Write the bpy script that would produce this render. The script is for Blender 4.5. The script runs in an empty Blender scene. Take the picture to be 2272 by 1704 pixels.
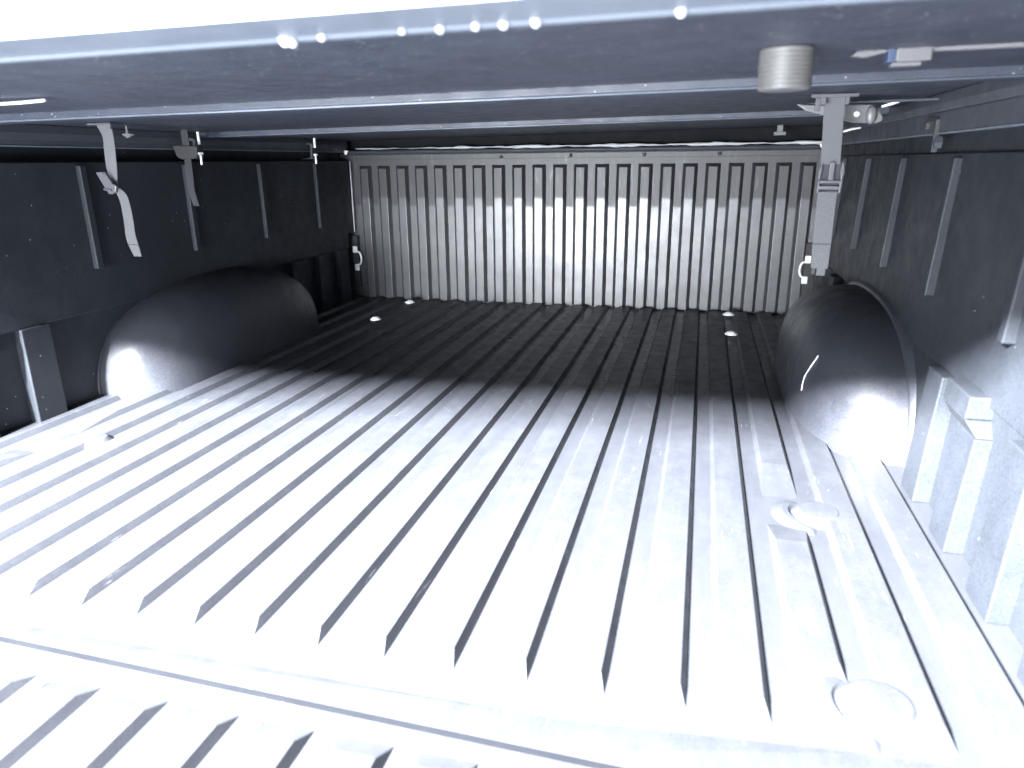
import bpy, bmesh, math, random
from mathutils import Vector, Matrix
random.seed(7)
S = bpy.context.scene
C = S.collection

# ------------------------------------------------------------ camera
yaw, pitch, roll = 0.2548, 0.3010, -0.0094
fw = Vector((-math.sin(yaw)*math.cos(pitch), math.cos(yaw)*math.cos(pitch), -math.sin(pitch)))
rt = Vector((math.cos(yaw), math.sin(yaw), 0))
up = rt.cross(fw)
r2 = rt*math.cos(roll) + up*math.sin(roll)
u2 = -rt*math.sin(roll) + up*math.cos(roll)
cd = bpy.data.cameras.new('camera')
cam = bpy.data.objects.new('camera', cd); C.objects.link(cam)
M = Matrix((r2, u2, -fw)).transposed().to_4x4()
M.translation = Vector((-0.0147, -0.4146, 0.4503))
cam.matrix_world = M
cd.sensor_width = 36; cd.lens = 1592.87/2272*36
cd.clip_start = 0.01; cd.clip_end = 200
cd.dof.use_dof = True; cd.dof.focus_distance = 1.7; cd.dof.aperture_fstop = 6.3
S.camera = cam

# ------------------------------------------------------------ world, lamps, exposure
w = bpy.data.worlds.new('World'); S.world = w; w.use_nodes = True
bg = w.node_tree.nodes['Background']
bg.inputs[0].default_value = (0.42, 0.54, 1.0, 1); bg.inputs[1].default_value = 0.5
S.view_settings.view_transform = 'Standard'; S.view_settings.look = 'None'
S.view_settings.exposure = 0; S.view_settings.gamma = 1

def area(name, loc, target, sx, sy, power, col):
    l = bpy.data.lights.new(name, 'AREA'); l.shape = 'RECTANGLE'; l.size = sx; l.size_y = sy
    l.energy = power; l.color = col
    o = bpy.data.objects.new(name, l); C.objects.link(o); o.location = loc
    o.rotation_euler = (Vector(target)-Vector(loc)).to_track_quat('-Z', 'Y').to_euler()
    return o
area('key_lamp', (-1.12, -1.5, 1.41), (-0.5, 0.5, 0), 0.24, 0.24, 4400, (0.93, 0.95, 1.0))
area('low_lamp', (-0.80, -1.6, 0.14), (-0.45, 1.8, 0.25), 1.0, 0.26, 175, (0.90, 0.94, 1.0))

# ------------------------------------------------------------ materials
def nodes(name):
    m = bpy.data.materials.new(name); m.use_nodes = True
    nt = m.node_tree; return m, nt, nt.nodes['Principled BSDF']
def N(nt, t, **k):
    n = nt.nodes.new(t)
    for a, b in k.items():
        if a in n.inputs.keys(): n.inputs[a].default_value = b
        else: setattr(n, a, b)
    return n
def noise(nt, scale, detail=3, vec=None, rough=0.6):
    n = N(nt, 'ShaderNodeTexNoise'); n.inputs['Scale'].default_value = scale; n.inputs['Detail'].default_value = detail
    n.inputs['Roughness'].default_value = rough
    if vec is not None: nt.links.new(vec, n.inputs['Vector'])
    return n.outputs['Fac']
def ramp(nt, fac, a, b, va=0.0, vb=1.0):
    n = N(nt, 'ShaderNodeMapRange'); n.inputs['From Min'].default_value = a; n.inputs['From Max'].default_value = b
    n.inputs['To Min'].default_value = va; n.inputs['To Max'].default_value = vb
    nt.links.new(fac, n.inputs['Value']); return n.outputs['Result']
def math_(nt, op, a, b):
    n = N(nt, 'ShaderNodeMath', operation=op)
    for i, v in enumerate((a, b)):
        if isinstance(v, (int, float)): n.inputs[i].default_value = v
        else: nt.links.new(v, n.inputs[i])
    return n.outputs[0]
def mixc(nt, fac, c1, c2):
    n = N(nt, 'ShaderNodeMix', data_type='RGBA')
    if isinstance(fac, (int, float)): n.inputs[0].default_value = fac
    else: nt.links.new(fac, n.inputs[0])
    for i, c in ((6, c1), (7, c2)):
        if isinstance(c, tuple): n.inputs[i].default_value = (*c, 1)
        else: nt.links.new(c, n.inputs[i])
    return n.outputs[2]
def bump(nt, p, h, strength, dist=0.001):
    b = N(nt, 'ShaderNodeBump'); b.inputs['Strength'].default_value = strength; b.inputs['Distance'].default_value = dist
    nt.links.new(h, b.inputs['Height']); nt.links.new(b.outputs[0], p.inputs['Normal'])
def coords(nt, scale=None):
    t = N(nt, 'ShaderNodeTexCoord').outputs['Object']
    if scale:
        m = N(nt, 'ShaderNodeMapping'); m.inputs['Scale'].default_value = scale
        nt.links.new(t, m.inputs['Vector']); return m.outputs[0]
    return t

def plastic(name, col, dust, rough=0.45, grain=0.5, stretch=(1, 1, 1), specks=0.0, sscale=70, dustamt=0.5, gs=520, scratches=False, valley=False, spec=None):
    m, nt, p = nodes(name)
    if spec is not None: p.inputs['Specular IOR Level'].default_value = spec
    v = coords(nt); vs = coords(nt, stretch)
    big = ramp(nt, noise(nt, 6, 5, vs), 0.40, 0.72)
    fine = ramp(nt, noise(nt, gs, 3, v, 0.75), 0.36, 0.64)
    d = math_(nt, 'MULTIPLY', math_(nt, 'ADD', math_(nt, 'MULTIPLY', big, 0.6), math_(nt, 'MULTIPLY', fine, 0.9)), dustamt)
    c = mixc(nt, d, col, dust)
    if scratches:
        sv = coords(nt, (90, 5, 90))
        sc = ramp(nt, noise(nt, 3.0, 3, sv, 0.7), 0.66, 0.71)
        keep = ramp(nt, noise(nt, 7, 3, v), 0.50, 0.62)
        c = mixc(nt, math_(nt, 'MULTIPLY', math_(nt, 'MULTIPLY', sc, keep), 0.55), c, (0.25, 0.26, 0.28))
    if specks:
        vo = N(nt, 'ShaderNodeTexVoronoi'); vo.inputs['Scale'].default_value = sscale
        nt.links.new(v, vo.inputs['Vector'])
        near = ramp(nt, vo.outputs['Distance'], 0.23, 0.12)
        pick = N(nt, 'ShaderNodeSeparateColor'); nt.links.new(vo.outputs['Color'], pick.inputs[0])
        sel = math_(nt, 'LESS_THAN', pick.outputs[0], specks)
        c = mixc(nt, math_(nt, 'MULTIPLY', math_(nt, 'MULTIPLY', near, sel), 0.45), c, (0.6, 0.62, 0.68))
    nt.links.new(c, p.inputs['Base Color'])
    rg = ramp(nt, noise(nt, 30, 4, v), 0.3, 0.7, rough-0.08, rough+0.12)
    if valley:
        sp = N(nt, 'ShaderNodeSeparateXYZ'); nt.links.new(v, sp.inputs[0])
        rg = math_(nt, 'SUBTRACT', rg, ramp(nt, sp.outputs['Z'], 0.004, 0.002, 0.0, 0.09))
    nt.links.new(rg, p.inputs['Roughness'])
    bump(nt, p, fine, grain*0.35, 0.0004)
    return m

MAT = {}
MAT['floor'] = plastic('floor_plastic', (0.022, 0.0235, 0.028), (0.040, 0.043, 0.050), 0.42, 0.10, (6, 1, 1), scratches=True, valley=True)
MAT['wall'] = plastic('wall_plastic', (0.012, 0.014, 0.017), (0.026, 0.030, 0.037), 0.5, 0.5, specks=0.006, sscale=160, gs=380, dustamt=0.6, spec=0.28)
MAT['arch'] = plastic('arch_plastic', (0.016, 0.018, 0.023), (0.046, 0.048, 0.056), 0.40, 0.3, gs=330)
MAT['cover'] = plastic('cover_underside', (0.012, 0.016, 0.025), (0.046, 0.054, 0.080), 0.5, 0.6, specks=0.10, sscale=190, gs=480)
MAT['frame'] = plastic('frame_metal', (0.10, 0.12, 0.15), (0.15, 0.17, 0.2), 0.38, 0.3)
MAT['darkframe'] = plastic('dark_frame_metal', (0.032, 0.036, 0.045), (0.05, 0.055, 0.065), 0.4, 0.3)
MAT['whiteedge'] = plastic('pale_trim_highlight', (0.55, 0.56, 0.60), (0.65, 0.65, 0.68), 0.45, 0.3)  # pale rear rail colour, reused to paint highlights on edges
MAT['rubber'] = plastic('black_rubber', (0.02, 0.02, 0.022), (0.03, 0.03, 0.03), 0.6, 0.4)
MAT['seal'] = plastic('grey_foam_seal', (0.30, 0.31, 0.33), (0.5, 0.5, 0.5), 0.5, 0.8, (3, 1, 1))
MAT['buckle'] = plastic('grey_buckle_plastic', (0.06, 0.06, 0.068), (0.095, 0.095, 0.105), 0.35, 0.2)
MAT['handle'] = plastic('grey_cast_metal', (0.09, 0.09, 0.095), (0.13, 0.13, 0.13), 0.4, 0.4)
MAT['blue'] = plastic('blue_plastic', (0.02, 0.035, 0.075), (0.04, 0.055, 0.10), 0.4, 0.2)
MAT['void'] = plastic('gap_shade_screw_black', (0.004, 0.0045, 0.006), (0.007, 0.008, 0.010), 0.7, 0.3, spec=0.12)  # near-black that paints shade in gaps; also colours the tailgate screws
MAT['concrete'] = plastic('ground_concrete', (0.28, 0.27, 0.26), (0.36, 0.35, 0.33), 0.8, 0.6)
MAT['paint'] = plastic('dark_truck_paint', (0.03, 0.035, 0.045), (0.04, 0.045, 0.055), 0.25, 0.05)

def webbing():
    m, nt, p = nodes('grey_webbing')
    v = coords(nt)
    wv = N(nt, 'ShaderNodeTexWave', wave_type='BANDS', bands_direction='Z'); wv.inputs['Scale'].default_value = 160
    nt.links.new(v, wv.inputs['Vector'])
    f = ramp(nt, noise(nt, 900, 2, v), 0.3, 0.7)
    c = mixc(nt, f, (0.055, 0.056, 0.060), (0.105, 0.106, 0.112))
    nt.links.new(c, p.inputs['Base Color']); p.inputs['Roughness'].default_value = 0.85
    bump(nt, p, wv.outputs['Fac'], 0.5, 0.0003); return m
MAT['web'] = webbing()
def dweb():
    m, nt, p = nodes('dark_webbing'); p.inputs['Base Color'].default_value = (0.020, 0.020, 0.026, 1); p.inputs['Roughness'].default_value = 0.7
    bump(nt, p, noise(nt, 800, 2, coords(nt)), 0.4, 0.0003); return m
MAT['darkweb'] = dweb()
def metal(name, col, rough, met=1.0):
    m, nt, p = nodes(name); p.inputs['Metallic'].default_value = met
    f = noise(nt, 200, 3, coords(nt))
    nt.links.new(mixc(nt, f, col, tuple(min(1, x*1.15) for x in col)), p.inputs['Base Color'])
    nt.links.new(ramp(nt, f, 0.3, 0.7, rough-0.05, rough+0.1), p.inputs['Roughness']); return m
MAT['zinc'] = metal('zinc_plated_steel', (0.85, 0.86, 0.88), 0.32, 0.12)
MAT['brushed'] = metal('brushed_steel', (0.10, 0.099, 0.097), 0.45, 0.2)
def water():
    m, nt, p = nodes('water_bead'); p.inputs['Base Color'].default_value = (0.85, 0.88, 0.95, 1)
    p.inputs['Roughness'].default_value = 0.08; p.inputs['IOR'].default_value = 1.33
    p.inputs['Transmission Weight'].default_value = 0.35; return m
MAT['water'] = water()

def frontpanel():
    # ribbed plastic that turns lighter and glossier below an uneven mark
    m, nt, p = nodes('front_panel_plastic')
    v = coords(nt); sp = N(nt, 'ShaderNodeSeparateXYZ'); nt.links.new(v, sp.inputs[0])
    nf = noise(nt, 90, 3, v)
    # that mark sits higher on the raised ribs (which stand nearer the tailgate)
    lift = ramp(nt, sp.outputs['Y'], 1.860, 1.850, 0.0, 0.026)
    zz = math_(nt, 'ADD', math_(nt, 'SUBTRACT', sp.outputs['Z'], lift), math_(nt, 'MULTIPLY', math_(nt, 'SUBTRACT', nf, 0.5), 0.012))
    low = ramp(nt, zz, 0.318, 0.308)
    streak = ramp(nt, noise(nt, 4, 4, coords(nt, (28, 1, 3.2)), 0.7), 0.55, 0.70)
    sfine = ramp(nt, noise(nt, 10, 3, coords(nt, (40, 1, 1.6)), 0.7), 0.4, 0.7)
    st = math_(nt, 'MULTIPLY', math_(nt, 'MULTIPLY', streak, sfine), 0.85)
    fine = ramp(nt, noise(nt, 600, 2, v), 0.3, 0.7)
    mott = ramp(nt, noise(nt, 14, 5, v), 0.3, 0.75, 0.55, 1.0)
    vo = N(nt, 'ShaderNodeTexVoronoi'); vo.inputs['Scale'].default_value = 100; nt.links.new(v, vo.inputs['Vector'])
    pk = N(nt, 'ShaderNodeSeparateColor'); nt.links.new(vo.outputs['Color'], pk.inputs[0])
    spots = math_(nt, 'MULTIPLY', ramp(nt, vo.outputs['Distance'], 0.22, 0.12), math_(nt, 'LESS_THAN', pk.outputs[0], 0.16))
    film = math_(nt, 'MAXIMUM', math_(nt, 'MULTIPLY', low, mott), st)
    film = math_(nt, 'MULTIPLY', film, math_(nt, 'SUBTRACT', 1.0, math_(nt, 'MULTIPLY', spots, 0.8)))
    c = mixc(nt, film, (0.020, 0.0205, 0.023), (0.056, 0.059, 0.064))
    c = mixc(nt, math_(nt, 'MULTIPLY', fine, 0.10), c, (0.08, 0.08, 0.085))
    nt.links.new(c, p.inputs['Base Color'])
    nt.links.new(ramp(nt, film, 0, 1, 0.50, 0.335), p.inputs['Roughness'])
    nt.links.new(ramp(nt, film, 0, 1, 0.55, 0.95), p.inputs['Specular IOR Level'])
    bump(nt, p, fine, 0.10, 0.0004); return m
MAT['front'] = frontpanel()

# ------------------------------------------------------------ mesh helpers
class MB:
    def __init__(s): s.bm = bmesh.new()
    def box(s, x0, x1, y0, y1, z0, z1):
        return s.hexa([(x0,y0,z0),(x1,y0,z0),(x1,y1,z0),(x0,y1,z0),(x0,y0,z1),(x1,y0,z1),(x1,y1,z1),(x0,y1,z1)])
    def hexa(s, P):
        v = [s.bm.verts.new(p) for p in P]
        for f in ((0,3,2,1),(4,5,6,7),(0,1,5,4),(1,2,6,5),(2,3,7,6),(3,0,4,7)): s.bm.faces.new([v[i] for i in f])
    def prism(s, pts, axis, a, b):
        # pts: polygon in the two other axes, extruded along axis from a to b
        def mk(t, p):
            l = list(p); l.insert(axis, t); return s.bm.verts.new(l)
        A = [mk(a, p) for p in pts]; B = [mk(b, p) for p in pts]
        s.bm.faces.new(A); s.bm.faces.new(B[::-1]); n = len(pts)
        for i in range(n): s.bm.faces.new((A[i], B[i], B[(i+1)%n], A[(i+1)%n]))
    def lathe(s, prof, org, ax=(0,0,1), n=24):
        ax = Vector(ax).normalized(); q = ax.to_track_quat('Z', 'Y')
        rings = []
        for r, h in prof:
            if r <= 1e-6: rings.append([s.bm.verts.new(Vector(org)+q@Vector((0,0,h)))])
            else: rings.append([s.bm.verts.new(Vector(org)+q@Vector((r*math.cos(2*math.pi*k/n), r*math.sin(2*math.pi*k/n), h))) for k in range(n)])
        for a, b in zip(rings, rings[1:]):
            for k in range(n):
                k2 = (k+1) % n
                if len(a) == 1 and len(b) == 1: continue
                if len(a) == 1: s.bm.faces.new((a[0], b[k], b[k2]))
                elif len(b) == 1: s.bm.faces.new((a[k], b[0], a[k2]))
                else: s.bm.faces.new((a[k], b[k], b[k2], a[k2]))
    def tube(s, pts, r, n=12):
        pts = [Vector(p) for p in pts]; rings = []
        for i, p in enumerate(pts):
            d = (pts[min(i+1, len(pts)-1)]-pts[max(i-1, 0)]).normalized(); q = d.to_track_quat('Z', 'Y')
            rings.append([s.bm.verts.new(p+q@Vector((r*math.cos(2*math.pi*k/n), r*math.sin(2*math.pi*k/n), 0))) for k in range(n)])
        for a, b in zip(rings, rings[1:]):
            # match the ring starts so that the tube does not twist
            o = min(range(n), key=lambda k: (b[k].co-a[0].co).length)
            for k in range(n): s.bm.faces.new((a[k], b[(k+o) % n], b[(k+1+o) % n], a[(k+1) % n]))
            b[:] = b[o:]+b[:o]
        s.bm.faces.new(rings[0]); s.bm.faces.new(rings[-1][::-1])
    def ribbon(s, rows, th):
        # rows: list of (left point, right point); th: thickness vector
        th = Vector(th); F = []; B = []
        for a, b in rows:
            F.append([s.bm.verts.new(a), s.bm.verts.new(b)])
            B.append([s.bm.verts.new(Vector(a)+th), s.bm.verts.new(Vector(b)+th)])
        for i in range(len(rows)-1):
            s.bm.faces.new((F[i][0], F[i][1], F[i+1][1], F[i+1][0])); s.bm.faces.new((B[i][0], B[i+1][0], B[i+1][1], B[i][1]))
            s.bm.faces.new((F[i][0], F[i+1][0], B[i+1][0], B[i][0])); s.bm.faces.new((F[i][1], B[i][1], B[i+1][1], F[i+1][1]))
        s.bm.faces.new((F[0][0], B[0][0], B[0][1], F[0][1])); s.bm.faces.new((F[-1][0], F[-1][1], B[-1][1], B[-1][0]))
    def build(s, name, mat, parent=None, bevel=0, smooth=False, seg=2, label=None):
        bmesh.ops.recalc_face_normals(s.bm, faces=s.bm.faces)
        me = bpy.data.meshes.new(name); s.bm.to_mesh(me); s.bm.free()
        o = bpy.data.objects.new(name, me); C.objects.link(o); me.materials.append(MAT[mat])
        if smooth:
            for p in me.polygons: p.use_smooth = True
        if parent:
            o.parent = parent
            r = Vector(); q = parent
            while q: r += Vector(q.location); q = q.parent
            o.matrix_parent_inverse = Matrix.Identity(4)
            me.transform(Matrix.Translation(-Vector(root_loc(parent))))
        if bevel:
            b = o.modifiers.new('bevel', 'BEVEL'); b.width = bevel; b.segments = seg; b.limit_method = 'ANGLE'; b.angle_limit = math.radians(35)
            b.harden_normals = False
        if label: o['label'] = label
        return o
def root_loc(o):
    v = Vector(o.location)
    while o.parent: o = o.parent; v += Vector(o.location)
    return v
def thing(name, label, cat, loc, group=None):
    o = bpy.data.objects.new(name, None); C.objects.link(o); o.location = loc
    o.empty_display_size = 0.05
    o['label'] = label; o['category'] = cat
    if group: o['group'] = group
    return o
def mirx(x): return -0.854-x

# ------------------------------------------------------------ ground under the truck
g = MB(); g.box(-12, 12, -12, 12, -0.95, -0.90)
go = g.build('ground', 'concrete'); go['kind'] = 'structure'

# ------------------------------------------------------------ truck bed
# parts of the bed live in world coordinates (root at the origin of the bed floor)
bed = thing('truck_bed', 'black ribbed plastic-lined pickup bed with open tailgate, wheel arches and mottled front panel', 'truck bed', (0, 0, 0))
XL, XR = -1.21, 0.356
P = 0.07; H = 0.009

def rib(mb, xd, ya, yb, z=0.0, h=H, end=0.022, w=0.0345, ta=True, tb=True, ea=None, eb=None):
    # raised rib whose steep flank (facing +X) runs along x = xd; ends slope down
    x0, x1, x2, x3 = xd-0.0075-w-0.006, xd-0.0075-w, xd-0.006, xd+0.0005
    e = -0.001
    def sec(y, top):
        if not top: return [mb.bm.verts.new((x0, y, z+e)), mb.bm.verts.new((x0+0.0005, y, z+e)), mb.bm.verts.new((x3-0.0005, y, z+e)), mb.bm.verts.new((x3, y, z+e))]
        return [mb.bm.verts.new((x0, y, z+e)), mb.bm.verts.new((x1, y, z+(h if top else e))), mb.bm.verts.new((x2, y, z+(h if top else e))), mb.bm.verts.new((x3, y, z+e))]
    ea = ea or end; eb = eb or end
    ys = [(ya, not ta), (ya+(ea if ta else 0.001), True)]
    steps = max(1, int((yb-ya)/0.25))
    for k in range(1, steps): ys.append((ya+ea+(yb-ya-ea-eb)*k/steps, True))
    ys += [(yb-(eb if tb else 0.001), True), (yb, not tb)]
    R_ = []
    for y, t in ys: R_.append(sec(y, t))
    for a, b in zip(R_, R_[1:]):
        for k in range(3): mb.bm.faces.new((a[k], b[k], b[k+1], a[k+1]))

f = MB()
def lip_y(x): return 0.036-0.022*(x+0.4)          # the gap to the tailgate runs very slightly askew
cols = []
for x, yi in ((XL, 0.070), (-0.70, 0.070), (-0.10, 0.074), (0.14, 0.096), (XR, 0.100)):
    ye = lip_y(x)+0.0020
    cols.append([f.bm.verts.new(p) for p in ((x, ye, -0.03), (x, ye, 0.0086), (x, ye+0.0004, 0.0088), (x, yi, 0.0), (x, 1.90, 0.0), (x, 1.90, -0.03))])
for a, b in zip(cols, cols[1:]):
    for k in range(6): f.bm.faces.new((a[k], b[k], b[(k+1) % 6], a[(k+1) % 6]))
f.bm.faces.new(cols[0]); f.bm.faces.new(cols[-1][::-1])
for i in range(-15, 5):
    x = i*P; xm = x-0.024
    ya, yb = 0.108, 1.853
    segs = [(ya, yb)]
    if i == 2: segs = [(0.172, 0.478), (0.545, yb)]
    if i == -15: segs = [(ya, 0.455), (0.525, yb)]
    for a, b in segs: rib(f, x, a, b, ea=0.11 if a > 0.5 else None, eb=0.06 if b < 0.6 else None)
rib(f, -16*P, 0.108, 1.853); 
floor = f.build('bed_floor', 'floor', bed, bevel=0.0006)

def pad(x, y, r, hh=0.012):
    m = MB(); m.lathe([(r+0.012, -0.001), (r+0.002, hh*0.85), (r+0.0008, hh-0.0003), (r-0.001, hh), (0, hh+0.0002)], (x, y, 0), n=40)
    return m.build('raised_pad', 'floor', floor, smooth=True)
def crescent(x, y, R_, a0, a1, parent):
    # rounded bite that the rib makes around a pad
    m = MB(); prev = None; n = 22
    for k in range(n+1):
        a = math.radians(a0+(a1-a0)*k/n); t_ = math.sin(math.pi*k/n)**0.5
        h = 0.0065*t_
        ring = [m.bm.verts.new((x+rr*math.cos(a), y+rr*math.sin(a), zz)) for rr, zz in ((R_-0.002, -0.001), (R_+0.003, h), (R_+0.010, h), (R_+0.026, -0.001))]
        if prev:
            for j in range(3): m.bm.faces.new((prev[j], ring[j], ring[j+1], prev[j+1]))
        prev = ring
    m.build('pad_rim', 'floor', parent, smooth=False)
for cx_, cy_ in ((0.158, 0.148), (0.158, 0.507), (-0.992, 0.507)): crescent(cx_, cy_, 0.034, 120, 262, floor)
pad(0.158, 0.148, 0.026, 0.0105); pad(0.158, 0.507, 0.024, 0.0105); pad(-0.992, 0.507, 0.022, 0.009)
for x, y in ((-0.925, 1.758), (-0.923, 1.490), (0.081, 1.771), (0.080, 1.514)):
    m = MB(); m.lathe([(0.0165, 0.0095), (0.0165, 0.0125), (0.012, 0.0135), (0.011, 0.016), (0.006, 0.0185), (0, 0.019)], (x, y, 0), n=28)
    m.build('bolt', 'zinc', floor, smooth=True)

# ---- tailgate, lowered flat
t = MB(); zt = 0.006
t.prism([(0.0418, zt-0.003), (0.0390, zt), (-0.50, zt), (-0.515, zt-0.012), (-0.515, zt-0.055), (0.0418, zt-0.055)], 0, XL+0.03, XR-0.03)
for v in t.bm.verts:
    if v.co.y > 0.03: v.co.y += lip_y(v.co.x)-0.044
for i in range(-15, 5): rib(t, i*P-0.0135, -0.44, 0.010, z=zt, h=0.009, end=0.026, w=0.036)
tg = t.build('tailgate', 'floor', bed, bevel=0.001)
m = MB(); m.box(XL+0.03, XR-0.03, 0.0419, 0.0459, -0.02, 0.0062)
for v in m.bm.verts: v.co.y += lip_y(v.co.x)-0.044
m.build('tailgate_gap_shade', 'void', tg)  # near-black strip painting the shade inside the tailgate gap
for x in (-0.978, -0.764, -0.550, -0.336, -0.122, 0.092):
    m = MB(); m.lathe([(0.0065, zt-0.001), (0.0065, zt+0.002), (0.004, zt+0.0032), (0.0022, zt+0.0028), (0.002, zt+0.0005), (0, zt+0.0005)], (x, -0.006, 0), n=20)
    m.build('screw', 'void', tg, smooth=True)

# ---- front panel (bulkhead) with ribs
b = MB()
b.box(XL, XR, 1.860, 1.90, -0.02, 0.478)
b.box(-1.15, 0.312, 1.856, 1.8602, 0.4585, 0.4735)
def frib(x0):
    x1 = x0+0.044; s = 0.0095; yf, yk = 1.8465, 1.8605; zt_ = 0.440; zb = 0.003
    F = [(x0+s, yf, zb), (x1-s, yf, zb), (x1-s, yf, zt_-s), (x0+s, yf, zt_-s)]
    K = [(x0, yk, zb), (x1, yk, zb), (x1, yk, zt_), (x0, yk, zt_)]
    vf = [b.bm.verts.new(p) for p in F]; vk = [b.bm.verts.new(p) for p in K]
    b.bm.faces.new(vf)
    for i in range(4): b.bm.faces.new((vf[i], vk[i], vk[(i+1) % 4], vf[(i+1) % 4]))
for i in range(22): frib(-1.122+i*0.0652)
front = b.build('front_panel', 'front', bed, bevel=0.0009)
m = MB(); m.box(XL-0.2, XR+0.2, 1.902, 1.94, -0.25, 0.556); m.build('gap_blackout', 'void', bed)  # added black sheet that keeps sky light out of the gap above the seal
m = MB(); m.prism([(1.858, 0.4745), (1.850, 0.476), (1.846, 0.482), (1.850, 0.4875), (1.90, 0.4885), (1.90, 0.478), (1.8605, 0.478)], 0, -1.16, 0.325)
m.build('cap_rail', 'darkframe', front, bevel=0.001)
for x, z in ((-0.6334, 0.463), (-0.4143, 0.466), (-0.192, 0.466), (0.0237, 0.466)):
    m = MB(); m.lathe([(0.0055, 0), (0.0055, 0.003), (0.003, 0.005), (0, 0.005)], (x, 1.856, z), (0, -1, 0), 16)
    m.build('bolt', 'rubber', front, smooth=True)
# foam seal squeezed between cap rail and cover: slightly wavy strip
m = MB(); rows = []
n = 90
prev = None
for k in range(n+1):
    x = -1.12+k*(1.43/n)
    wv = 0.0012*math.sin(k*0.9)+0.0008*math.sin(k*2.3+1)
    th = 0.0036+0.0016*math.sin(k*0.37+0.5)+0.0008*math.sin(k*1.7)
    if x < -0.78: th *= 0.45
    ring = [m.bm.verts.new((x, 1.842+wv+0.005*math.cos(a), 0.4925+wv*0.6+th*math.sin(a))) for a in [2*math.pi*j/10 for j in range(10)]]
    if prev:
        for j in range(10): m.bm.faces.new((prev[j], ring[j], ring[(j+1) % 10], prev[(j+1) % 10]))
    prev = ring
m.build('foam_seal', 'seal', front, smooth=True)

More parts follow.
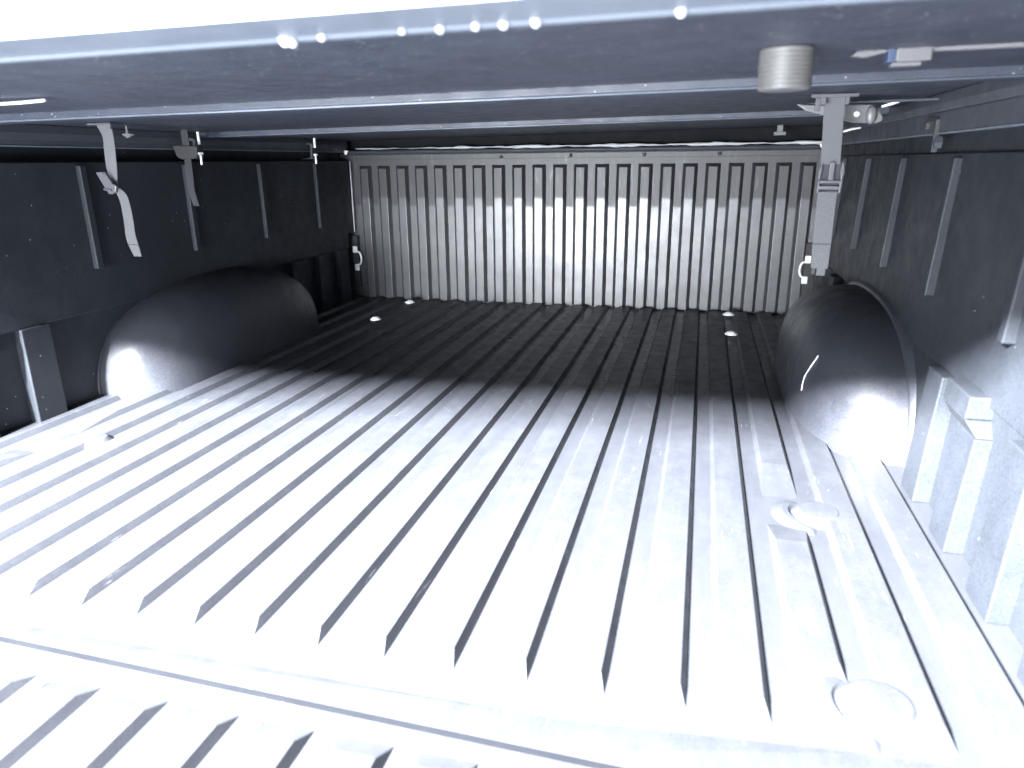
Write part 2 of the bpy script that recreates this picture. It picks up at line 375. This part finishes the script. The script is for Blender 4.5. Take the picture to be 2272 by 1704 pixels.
# ---- side walls
def side(sx):
    X = (lambda x: x) if sx > 0 else mirx
    m = MB()
    wu = ((0.3145, 0.326), (0.3050, 0.3155)) if sx > 0 else ((0.3120, 0.3150), (0.3030, 0.3050))
    XU = X if sx > 0 else (lambda x: -0.836-x)
    dyl = 0.0 if sx > 0 else -0.035
    def slab(y0, y1, z0, z1, xa, xb, xo=0.40, X=X):
        # inner face x = xa at z0 and xb at z1; outer face at xo
        m.hexa([(X(xa), y0, z0), (X(xo), y0, z0), (X(xo), y1, z0), (X(xa), y1, z0), (X(xb), y0, z1), (X(xo), y0, z1), (X(xo), y1, z1), (X(xb), y1, z1)])
    slab(0.045, 1.797, -0.02, 0.179, 0.309, 0.320 if sx > 0 else 0.306)
    rt_ = 0.300 if sx > 0 else 0.2895
    slab(0.045, 1.797, 0.178, 0.456, *wu[0], X=XU); slab(1.7968, 1.838, 0.2255, 0.4558, wu[0][0], wu[0][1]-0.0002, X=XU)
    slab(1.7965, 1.862, -0.02, 0.227, 0.345, 0.348)          # back of the corner recess
    for yf in (0.025+0.03, 0.165, 0.305, 0.445, 0.583, 1.435, 1.585, 1.72):
        yf0 = yf
        if yf < 1: yf = yf+dyl
        y1 = yf+0.062
        # lower ribs, proud of the wall, with a chamfered foot
        m.hexa([(X(0.289), yf, 0.0), (X(0.34), yf, -0.002), (X(0.34), y1, -0.002), (X(0.289), y1, 0.0),
                (X(rt_), yf+0.001, 0.178), (X(0.34), yf+0.001, 0.178), (X(0.34), y1-0.001, 0.178), (X(rt_), y1-0.001, 0.178)]) if yf0 not in (0.445,) else \
        m.hexa([(X(0.289), yf, 0.0), (X(0.34), yf, -0.002), (X(0.34), y1, -0.002), (X(0.289), y1, 0.0),
                (X(0.300), yf+0.001, 0.145), (X(0.34), yf+0.001, 0.145), (X(0.34), y1-0.001, 0.145), (X(0.300), y1-0.001, 0.145)])
    # notched block for a cross board, with sloping underside
    yb0, yb1 = 0.463+dyl, 0.545+dyl
    m.hexa([(X(0.292), yb0, 0.163), (X(0.34), yb0, 0.163), (X(0.34), yb1, 0.163), (X(0.292), yb1, 0.163),
            (X(0.294), yb0, 0.190), (X(0.34), yb0, 0.190), (X(0.34), yb1, 0.190), (X(0.294), yb1, 0.190)])
    m.hexa([(X(0.302), 0.4465+dyl, 0.1455), (X(0.34), 0.4465+dyl, 0.1455), (X(0.34), yb1, 0.1455), (X(0.302), yb1, 0.1455),
            (X(0.2925), yb0+0.0005, 0.1625), (X(0.34), yb0+0.0005, 0.1625), (X(0.34), yb1-0.0005, 0.1625), (X(0.2925), yb1-0.0005, 0.1625)])
    for yf in (0.145, 0.440, 0.735, 1.028, 1.318, 1.608):
        y1 = yf+0.016
        q0, q1 = wu[1]
        m.hexa([(XU(q0), yf, 0.258), (XU(0.33), yf, 0.258), (XU(0.33), y1, 0.258), (XU(q0), y1, 0.258),
                (XU(q1), yf+0.0005, 0.450), (XU(0.34), yf+0.0005, 0.450), (XU(0.34), y1-0.0005, 0.450), (XU(q1), y1-0.0005, 0.450)])
    o = m.build('side_wall', 'wall', bed, bevel=0.0022, seg=3)
    # stake bracket on the far ledge
    k = MB(); k.box(*sorted((X(0.290), X(0.312))), 1.722, 1.742, 0.142, 0.160)
    k.build('bracket', 'handle', o, bevel=0.001)
    # steel rail cap along the top of the wall
    k = MB(); k.prism([(X(0.3155), 0.4825), (X(0.3085), 0.4845), (X(0.3075), 0.5120), (X(0.40), 0.5120), (X(0.40), 0.4825)], 1, 0.045, 1.86)
    rl = k.build('bed_rail', 'darkframe', bed, bevel=0.001)
    k = MB(); k.box(*sorted((X(0.3070), X(0.3084))), 0.05, 1.835, 0.4815, 0.4838); k.build('rail_edge', 'frame', rl, bevel=0.0005)
    k = MB(); k.box(*sorted((X(0.334), X(0.399))), 0.045, 1.86, 0.452, 0.4824); k.build('rail_recess', 'wall', rl)
    k = MB(); k.tube([(X(0.291 if sx < 0 else 0.3115), 1.8395, 0.2275), (X(0.291 if sx < 0 else 0.3145), 1.8395, 0.455)], 0.0016, 10); k.build('corner_highlight', 'whiteedge', o, smooth=True)  # pale tube painting the highlight along the end edge of the wall
    k = MB(); k.prism([(X(0.289), 0.4875), (X(0.304), 0.4885), (X(0.302), 0.4765), (X(0.296), 0.4745)], 1, 1.828, 1.834); k.build('corner_clip', 'zinc', rl, bevel=0.0008)
    # outer skin of the truck
    k = MB(); k.prism([(X(0.401), -0.25), (X(0.401), 0.50), (X(0.43), 0.495), (X(0.455), 0.45), (X(0.47), 0.2), (X(0.46), -0.05), (X(0.44), -0.25)], 1, 0.03, 1.95)
    k.build('outer_panel', 'paint', bed, bevel=0.004)
    # tie-down hook in the corner recess
    hx = 0.291
    k = MB()
    pts = []
    for j in range(13):
        a = math.pi*j/12-math.pi/2
        pts.append((X(hx-0.002-0.016*math.cos(a)**0.6 if math.cos(a) > 0 else hx-0.002), 1.838, 0.139+0.0225*math.sin(a)))
    k.tube([(X(hx+0.002), 1.842, 0.116)]+pts+[(X(hx+0.002), 1.842, 0.162)], 0.0034)
    hk = k.build('tie_down_hook', 'zinc', bed, smooth=True)
    for zc, xx in ((0.1085, 0.289), (0.169, 0.293)):
        k = MB(); k.box(*sorted((X(xx-0.0085), X(xx+0.0085))), 1.8335, 1.840, zc-0.0110, zc+0.0110)
        k.build('mounting_plate', 'zinc', hk, bevel=0.0025)
    k = MB(); k.box(*sorted((X(0.285), X(0.352))), 1.8425, 1.8595, 0.04, 0.215)
    k.build('recess_shade', 'rubber', hk, bevel=0.001)  # dark sheet painting the depth shade of the recess behind the hook
    return o
side(1); side(-1)

# ---- wheel arches: boxy rounded domes against the walls
def arch(sx):
    X = (lambda x: x) if sx > 0 else mirx
    m = MB(); yc, A, D, Z = 1.082, 0.372, 0.158, 0.204
    nT, nS = 64, 28
    grid = []
    for i in range(nT+1):
        t_ = math.pi*i/nT; c, s = math.cos(t_), math.sin(t_)
        e = 2/2.5
        py = -math.copysign(abs(c)**e, c); pz = abs(s)**e
        row = []
        for j in range(nS+1):
            u = math.pi/2*j/nS
            k = math.cos(u)**(2/3.4); dx = math.sin(u)**(2/3.0)
            row.append(m.bm.verts.new((X(0.322-D*dx), yc+A*py*k, max(0.0, Z*pz*k)-0.001)))
        grid.append(row)
    for i in range(nT):
        for j in range(nS):
            q = [grid[i][j], grid[i+1][j], grid[i+1][j+1], grid[i][j+1]]
            try: m.bm.faces.new(q)
            except Exception: pass
    bmesh.ops.remove_doubles(m.bm, verts=m.bm.verts, dist=0.0002)
    # flange where the dome meets the wall
    F1 = []; 
    for i in range(nT+1):
        t_ = math.pi*i/nT; c, s = math.cos(t_), math.sin(t_); e = 2/2.5
        py = -math.copysign(abs(c)**e, c); pz = abs(s)**e
        F1.append([m.bm.verts.new(p) for p in ((X(0.330), yc+(A+0.010)*py, (Z+0.010)*pz), (X(0.3085), yc+(A+0.006)*py, (Z+0.006)*pz), (X(0.3065), yc+(A+0.002)*py, (Z+0.002)*pz), (X(0.3065), yc+(A-0.012)*py, (Z-0.012)*pz))])
    for a, c_ in zip(F1, F1[1:]):
        for k in range(3): m.bm.faces.new((a[k], c_[k], c_[k+1], a[k+1]))
    wa = m.build('wheel_arch', 'arch', bed, smooth=True)
    if sx > 0:
        m = MB(); pts = []
        for x_, z_ in ((0.194, 0.128), (0.190, 0.120), (0.1855, 0.110), (0.181, 0.098), (0.1775, 0.086), (0.1755, 0.074), (0.1745, 0.062)):
            u = math.asin(((0.322-x_)/D)**1.5); k = math.cos(u)**(2/3.4)
            s_ = (z_/(Z*k))**1.25; py = -(math.sqrt(max(0, 1-s_*s_)))**0.8
            pts.append((x_, yc+A*py*k-0.0003, z_))
        m.tube(pts, 0.0013, 8); m.build('crease_highlight', 'whiteedge', wa, smooth=True)  # pale tube painting the highlight on the crease of the arch
    return wa
arch(1); arch(-1)

# ------------------------------------------------------------ tonneau cover
cover = thing('tonneau_cover', 'dark folding truck-bed cover with pale rear edge seen from below, stretched over the bed', 'bed cover', (-0.35, 0, 0.53))
CL, CR = -1.235, 0.405
def cpart(mb, name, mat, parent=cover, **k): return mb.build(name, mat, parent, **k)
m = MB(); m.box(CL, CR, 0.036, 0.474, 0.53, 0.556)
m.box(CL, CR, 0.474, 0.4745, 0.53, 0.556)
rear = cpart(m, 'rear_panel', 'cover', bevel=0.001)
m = MB(); m.box(CL, CR, 0.562, 1.118, 0.53, 0.556)
cpart(m, 'middle_panel', 'cover', bevel=0.001)
m = MB(); m.box(CL, CR, 1.302, 1.93, 0.53, 0.556)
cpart(m, 'front_cover_panel', 'cover', bevel=0.001)
# hinge bars between the panels
for y0, y1 in ((0.4755, 0.5605), (1.1195, 1.3005)):
    m = MB(); m.prism([(y0, 0.556), (y0, 0.5225), (y0+0.003, 0.5200), (y0+0.016, 0.5200), (y0+0.020, 0.5215), (y1-0.012, 0.5215), (y1, 0.524), (y1, 0.556)], 0, CL, CR)
    hb = cpart(m, 'hinge_bar', 'cover', bevel=0.0012)
    m = MB(); m.tube([(CL, y0+0.002, 0.5204), (CR, y0+0.002, 0.5204)], 0.0013, 8); m.build('edge_glint', 'frame', hb, smooth=True)  # paler tube painting the lit front edge of the bar
# rear edge: pale extrusion, bottom lip, seal line
m = MB(); m.prism([(-0.0302, 0.5282), (-0.0302, 0.570), (-0.018, 0.585), (0.0345, 0.585), (0.0345, 0.5262), (-0.029, 0.5262), (-0.0302, 0.5272)], 0, CL, CR)
re_ = cpart(m, 'rear_rail', 'whiteedge', bevel=0.0012)
m = MB(); m.tube([(CL, -0.0306, 0.5325), (CR, -0.0306, 0.5325)], 0.0012, 8)
m.build('edge_seal', 'rubber', re_, smooth=True)
m = MB(); m.prism([(-0.0275, 0.5258), (-0.0275, 0.5248), (0.028, 0.5243), (0.031, 0.5226), (0.0375, 0.5226), (0.040, 0.5240), (0.040, 0.5298), (0.0352, 0.5298), (0.0352, 0.5258)], 0, CL, CR)
m.build('bottom_lip', 'frame', re_, bevel=0.0008)
# side frames of the cover above the bed rails
for X in ((lambda x: x), mirx):
    m = MB(); m.prism([(X(0.318), 0.5015), (X(0.306), 0.5045), (X(0.304), 0.515), (X(0.306), 0.5295), (X(0.395), 0.5295), (X(0.395), 0.5015)], 1, 0.05, 1.86)
    cpart(m, 'side_frame', 'darkframe', bevel=0.0015)
# round bumper knob under the rear panel
m = MB()
prof = [(0, 0.530)]
R0 = 0.0205
prof = [(0.0, 0.5295), (R0, 0.5295)]
for k in range(9):
    z0 = 0.5285-k*0.0033
    prof += [(R0+0.0004, z0), (R0+0.0004, z0-0.0018), (R0-0.0001, z0-0.0023), (R0-0.0001, z0-0.0030)]
prof += [(R0, 0.4995), (R0-0.002, 0.4985), (0, 0.4985)]
m.lathe([(r, h) for r, h in prof], (0.043, 0.252, 0), n=40)
cpart(m, 'bumper_knob', 'brushed', smooth=False)
# slam-latch rod with clip
m = MB(); m.box(0.158, 0.405, 0.298, 0.302, 0.5325-0.0005, 0.5345-0.006)
m.tube([(0.1585, 0.300, 0.5305), (0.405, 0.300, 0.5290)], 0.0032, 12)
m.prism([(0.0984, 0.5268), (0.1056, 0.5318), (0.127, 0.5325), (0.127, 0.5288), (0.1101, 0.5252)], 1, 0.296, 0.304)
rod = cpart(m, 'latch_rod', 'handle', bevel=0.0006)
m = MB(); m.box(0.1325, 0.1592, 0.292, 0.308, 0.5202, 0.5322); m.box(0.1301, 0.1526, 0.294, 0.306, 0.5168, 0.5201)
cl = m.build('clip', 'handle', rod, bevel=0.001)
m = MB(); m.box(0.1262, 0.1323, 0.2915, 0.3085, 0.5200, 0.5323)
m.build('clip_end', 'blue', rod, bevel=0.0006)
# far small loop of the same rod on the left
m = MB(); m.tube([(-0.85+0.0065*k, 0.30, 0.5262-0.0014*math.sin(math.pi*k/16)) for k in range(17)], 0.0016, 10)
cpart(m, 'pull_loop', 'zinc', smooth=True)
# latch handle plate beside the strap
m = MB(); m.prism([(0.1109, 0.5217), (0.1372, 0.5195), (0.2177, 0.5172), (0.2311, 0.5007), (0.2309, 0.4943), (0.223, 0.4913), (0.1913, 0.493), (0.1583, 0.5023), (0.1252, 0.5120)], 1, 0.80, 0.806)
lh = cpart(m, 'latch_handle', 'handle', bevel=0.0012)
m = MB(); m.lathe([(0.0043, 0), (0.0040, 0.0015), (0.0025, 0.0026), (0, 0.003)], (0.1953, 0.7998, 0.5052), (0, -1, 0), 20)
m.build('rivet', 'zinc', lh, smooth=True)
m = MB(); m.lathe([(0.0074, 0), (0.0074, 0.006), (0.005, 0.009), (0, 0.010)], (0, 0, 0), (0, -1, 0), 24)
bmesh.ops.scale(m.bm, vec=(1, 1, 1.75), verts=m.bm.verts); bmesh.ops.translate(m.bm, vec=(0.2143, 0.7998, 0.5030), verts=m.bm.verts)
m.build('cam_lever', 'handle', lh, smooth=True)
m = MB(); m.box(0.128, 0.400, 0.815, 0.823, 0.5205, 0.5240); m.build('cross_link', 'darkframe', lh, bevel=0.0008)
m = MB()
m.tube([(0.2313, 0.82, 0.5150), (0.2544, 0.82, 0.5212)], 0.0019, 10); m.build('link_rod', 'zinc', lh, smooth=True)
m = MB()
m.tube([(0.1832, 0.82, 0.4818), (0.194, 0.82, 0.4848), (0.2064, 0.82, 0.4862)], 0.0015, 10)
m.build('link_rod', 'zinc', lh, smooth=True)
# far clip on the front panel of the cover
m = MB(); m.box(0.158, 0.189, 1.74, 1.755, 0.5035, 0.5125); m.box(0.166, 0.181, 1.742, 1.753, 0.5125, 0.530)
cpart(m, 'stop_block', 'handle', bevel=0.001)
cover.rotation_euler = (0, -0.0125, 0)

# ------------------------------------------------------------ hanging buckle straps
def strap(label, upper, lower, buck, y, wm, bm_, bar=None, group='buckle straps hanging from the cover', tail=None):
    x0 = sum(r[0]+r[1] for r in upper)/len(upper)/2
    t_ = thing('buckle_strap', label, 'strap', (x0, y, lower[-1][2]), group)
    def web(rows, name):
        mm = MB(); R_ = []
        # smooth the row list
        k = 6
        for n_ in range(len(rows)-1):
            p0, p1, p2, p3 = rows[max(n_-1, 0)], rows[n_], rows[n_+1], rows[min(n_+2, len(rows)-1)]
            for j in range(k):
                f_ = j/k      # Catmull-Rom, so that the webbing bends smoothly
                R_.append(tuple(0.5*((2*p1[i])+(p2[i]-p0[i])*f_+(2*p0[i]-5*p1[i]+4*p2[i]-p3[i])*f_**2+(3*p1[i]-p0[i]-3*p2[i]+p3[i])*f_**3) for i in range(4)))
        R_.append(rows[-1])
        mm.ribbon([((r[0], y+r[3], r[2]), (r[1], y+r[3], r[2])) for r in R_], (0.0, 0.0016, 0))
        return mm.build(name, wm, t_, bevel=0.0004)
    web(upper, 'upper_webbing'); lw = web(lower, 'lower_webbing')
    bo = buck(t_, y, bm_)
    if bar:
        mm = MB(); bar(mm, y); mm.build('anchor_bar', bm_, t_, bevel=0.0006)
    # stitched hem line on the lower webbing
    r = lower[-2]
    mm = MB(); mm.box(r[0]+0.001, r[1]-0.001, y+r[3]-0.0008, y+r[3]+0.0002, r[2]-0.0012, r[2]+0.0003)
    mm.build('stitching', 'darkweb', lw)
    return t_
def buckR(t_, y, bm_):
    mm = MB()
    # side-release buckle: open frame, centre tongue, two prongs, cross bars
    z0, z1 = 0.4445, 0.403
    mm.prism([(0.1415, 0.4203), (0.1408, 0.4030), (0.1440, 0.4028), (0.1440, 0.4203)], 1, y-0.005, y+0.003)
    mm.prism([(0.1702, 0.4203), (0.1702, 0.4028), (0.1722, 0.4030), (0.1735, 0.4203)], 1, y-0.005, y+0.003)
    mm.box(0.1440, 0.1702, y-0.005, y+0.003, 0.4165, 0.4203)
    mm.box(0.1440, 0.1702, y-0.0055, y+0.003, 0.4080, 0.4128)
    mm.box(0.1440, 0.1702, y-0.003, y+0.0035, 0.4030, 0.4052)
    o = mm.build('buckle', bm_, t_, bevel=0.0008)
    m2 = MB()
    m2.box(0.1548, 0.1612, y-0.0045, y+0.001, 0.4204, 0.4450)
    m2.prism([(0.1418, 0.4204), (0.1408, 0.4320), (0.1432, 0.4410), (0.1450, 0.4440), (0.1452, 0.4320), (0.1434, 0.4204)], 1, y-0.004, y+0.002)
    m2.prism([(0.1712, 0.4204), (0.1694, 0.4330), (0.1710, 0.4445), (0.1730, 0.4430), (0.1748, 0.4320), (0.1728, 0.4204)], 1, y-0.004, y+0.002)
    m2.build('tongue', bm_, o, bevel=0.0007)
    m3 = MB(); m3.box(0.1442, 0.1700, y+0.0022, y+0.0042, 0.4040, 0.4452)
    m3.build('back_plate', 'darkweb', o)
    return o
def barR(mm, y):
    mm.box(0.1195, 0.1790, y-0.016, y-0.010, 0.5292, 0.5335)
    mm.box(0.1322, 0.1387, y-0.016, y-0.010, 0.5200, 0.5293); mm.box(0.1635, 0.1682, y-0.016, y-0.010, 0.5195, 0.5293)
    mm.box(0.126, 0.1325, y-0.012, y-0.008, 0.512, 0.5290)
strap('straight pale grey buckle strap hanging in front of the right end of the ribbed panel',
      [(0.1385, 0.1652, 0.5300, 0.0), (0.1394, 0.1657, 0.5090, 0.0), (0.1409, 0.1670, 0.4805, 0.0), (0.1428, 0.1685, 0.4420, 0.0)],
      [(0.1434, 0.1690, 0.4040, 0.0), (0.1434, 0.1688, 0.3646, -0.001), (0.1440, 0.1690, 0.3316, -0.001), (0.1456, 0.1688, 0.2957, 0.0)],
      buckR, 0.72, 'web', 'buckle', barR)
m = MB(); m.box(0.1560, 0.1680, 0.7355, 0.7368, 0.2832, 0.400)
# short second tail of the same strap
st = [o for o in C.objects if o.name == 'buckle_strap'][0]
m.build('strap_tail', 'web', st)
def buckL(t_, y, bm_):
    mm = MB()
    mm.prism([(-1.0665, 0.4382), (-1.0532, 0.4388), (-1.046, 0.432), (-1.034, 0.4185), (-1.0280, 0.4150), (-1.0300, 0.4040), (-1.0400, 0.4000), (-1.0470, 0.4010), (-1.0537, 0.4129)], 1, y-0.008, y-0.0015)
    o = mm.build('buckle', bm_, t_, bevel=0.0012)
    m2 = MB(); m2.prism([(-1.0465, 0.4375), (-1.0440, 0.4385), (-1.0310, 0.4175), (-1.0340, 0.4165)], 1, y-0.0115, y-0.0082)
    m2.tube([(-1.053, y-0.009, 0.4085), (-1.037, y-0.009, 0.4070)], 0.0018, 10)
    m2.build('tongue', bm_, o); return o
def barL(mm, y):
    mm.box(-1.060, -1.012, y-0.016, y-0.010, 0.5165, 0.5195); mm.box(-1.017, -1.012, y-0.016, y-0.010, 0.508, 0.5166)
strap('kinked pale grey strap with dangling buckle hanging before the left wall',
      [(-1.0570, -1.0255, 0.5215, 0.0), (-1.0450, -1.0215, 0.5003, -0.002), (-1.0440, -1.0208, 0.4860, -0.003), (-1.0454, -1.0222, 0.4680, -0.003), (-1.0485, -1.0275, 0.4400, 0.0), (-1.0433, -1.0340, 0.4190, 0.003)],
      [(-1.0390, -1.0300, 0.4110, 0.0), (-1.0345, -1.0150, 0.4010, -0.002), (-1.0290, -1.0095, 0.3850, -0.003), (-1.0280, -1.0076, 0.3572, -0.003), (-1.0301, -1.0089, 0.3282, -0.002), (-1.0295, -1.0078, 0.3110, 0.0), (-1.0240, -1.0073, 0.2890, 0.003)],
      buckL, 0.70, 'web', 'buckle', barL)
def buck2(t_, y, bm_):
    mm = MB(); mm.prism([(-1.1397, 0.4891), (-1.0791, 0.4870), (-1.0810, 0.4680), (-1.0880, 0.4620), (-1.1200, 0.4600), (-1.1320, 0.4650)], 1, y-0.006, y-0.002)
    return mm.build('buckle', bm_, t_, bevel=0.0015)
strap('dark narrow strap hanging in shade on the left wall beside a bright clamp bolt',
      [(-1.1190, -1.1020, 0.5250, 0.0), (-1.1190, -1.1020, 0.4700, 0.0)],
      [(-1.1190, -1.1010, 0.4700, 0.0), (-1.1195, -1.1020, 0.4266, -0.001), (-1.1185, -1.1025, 0.3933, -0.001), (-1.1137, -1.0985, 0.3613, 0.002)],
      buck2, 1.00, 'darkweb', 'rubber')

# ------------------------------------------------------------ rail clamps
def clamp(label, X, y, s=1.0):
    t_ = thing('rail_clamp', label, 'clamp', (X(0.300), y, 0.46), 'clamps gripping the bed rails')
    mm = MB()
    # C-shaped bracket: top arm, spine, bottom foot (profile in x,z)
    mm.prism([(X(0.330), 0.5070), (X(0.292), 0.5070), (X(0.287), 0.5030), (X(0.289), 0.4620), (X(0.330), 0.4600), (X(0.330), 0.4640), (X(0.295), 0.4660), (X(0.2935), 0.5005), (X(0.330), 0.5025)], 1, y-0.014, y+0.014)
    br = mm.build('bracket', 'darkframe', t_, bevel=0.001)
    mm = MB(); mm.tube([(X(0.283), y-0.004, 0.5270), (X(0.283), y-0.004, 0.4930)], 0.0030*s, 12)
    mm.tube([(X(0.283), y-0.004, 0.4700), (X(0.283), y-0.004, 0.4480)], 0.0026*s, 12)
    mm.lathe([(0.0, 0.4760), (0.0065, 0.4760), (0.0065, 0.4710), (0, 0.4710)], (X(0.283), y-0.004, 0), n=6)
    mm.build('clamp_bolt', 'zinc', t_)
clamp('clamp with shiny vertical bolt on the left rail, just above the dark narrow strap', mirx, 1.085)
clamp('small clamp with shiny cross-shaped bolt on the left rail, nearest the ribbed front panel', mirx, 1.610, 1.1)
# the clamp on the right rail: folded dark hook, no visible bright bolt
t_ = thing('rail_clamp', 'dull dark hooked clamp on the right rail, right of the grey buckle strap', 'clamp', (0.300, 0.83, 0.457), 'clamps gripping the bed rails')
m = MB()
m.prism([(0.857, 0.490), (0.857, 0.5045), (0.852, 0.5080), (0.806, 0.5060), (0.801, 0.5020), (0.804, 0.457), (0.809, 0.457), (0.8085, 0.4995), (0.848, 0.5015), (0.852, 0.499), (0.852, 0.490)], 0, 0.303, 0.3105)
m.build('bracket', 'rubber', t_, bevel=0.0008)
m = MB(); m.lathe([(0, 0), (0.009, 0), (0.009, 0.006), (0.005, 0.009), (0.0, 0.009)], (0.306, 0.775, 0.470), (-1, 0, 0), 6)
m.build('nut', 'darkframe', t_)

# little fallen latch catch under the cover near the left strap
m = MB(); m.prism([(-1.0939, 0.5058), (-1.080, 0.5072), (-1.065, 0.5053), (-1.0813, 0.4986)], 1, 0.798, 0.803)
m.box(-1.083, -1.079, 0.799, 0.802, 0.5060, 0.5225)
o = m.build('pull_tab', 'web', None, bevel=0.0006)
o['label'] = 'small pale triangular tab hanging under the cover, right of the kinked left strap'; o['category'] = 'tab'

# ------------------------------------------------------------ water drops along the rear lip
dr = [(-0.275, 4.2, 'largest double'), (-0.2495, 2.6, ''), (-0.196, 2.0, ''), (-0.172, 2.8, ''), (-0.150, 2.6, ''), (-0.133, 3.0, ''), (-0.114, 3.2, ''), (-0.033, 3.2, '')]
where = ['largest of the bright drops on the cover lip, leftmost of all', 'small bright drop on the cover lip, right next to the largest one', 'faintest tiny drop on the cover lip, between the left pair and the middle cluster',
         'first bright drop of the middle cluster on the cover lip', 'second bright drop of the middle cluster on the cover lip', 'third bright drop of the middle cluster on the cover lip',
         'last and rightmost drop of the middle cluster on the cover lip', 'lone bright drop on the cover lip, farthest to the right']
for (x, r, _), lab in zip(dr, where):
    r *= 0.001
    m = MB(); m.lathe([(0, -r*1.1), (r*0.5, -r*0.95), (r*0.86, -r*0.5), (r, 0), (r*0.86, r*0.5), (r*0.5, r*0.86), (0, r)], (0, 0, 0), n=16)
    if r > 0.004:
        m.lathe([(0, -r*0.8), (r*0.5, -r*0.6), (r*0.7, 0), (r*0.5, r*0.5), (0, r*0.7)], (0.0045, 0.001, -r*0.4), n=14)
    zc = 0.5235+0.0125*(x+0.35)
    o = m.build('water_drop', 'water', None, smooth=True); o.location = (x, 0.0285, zc)
    o['label'] = lab; o['category'] = 'drop'; o['group'] = 'drops hanging along the rear lip of the cover'
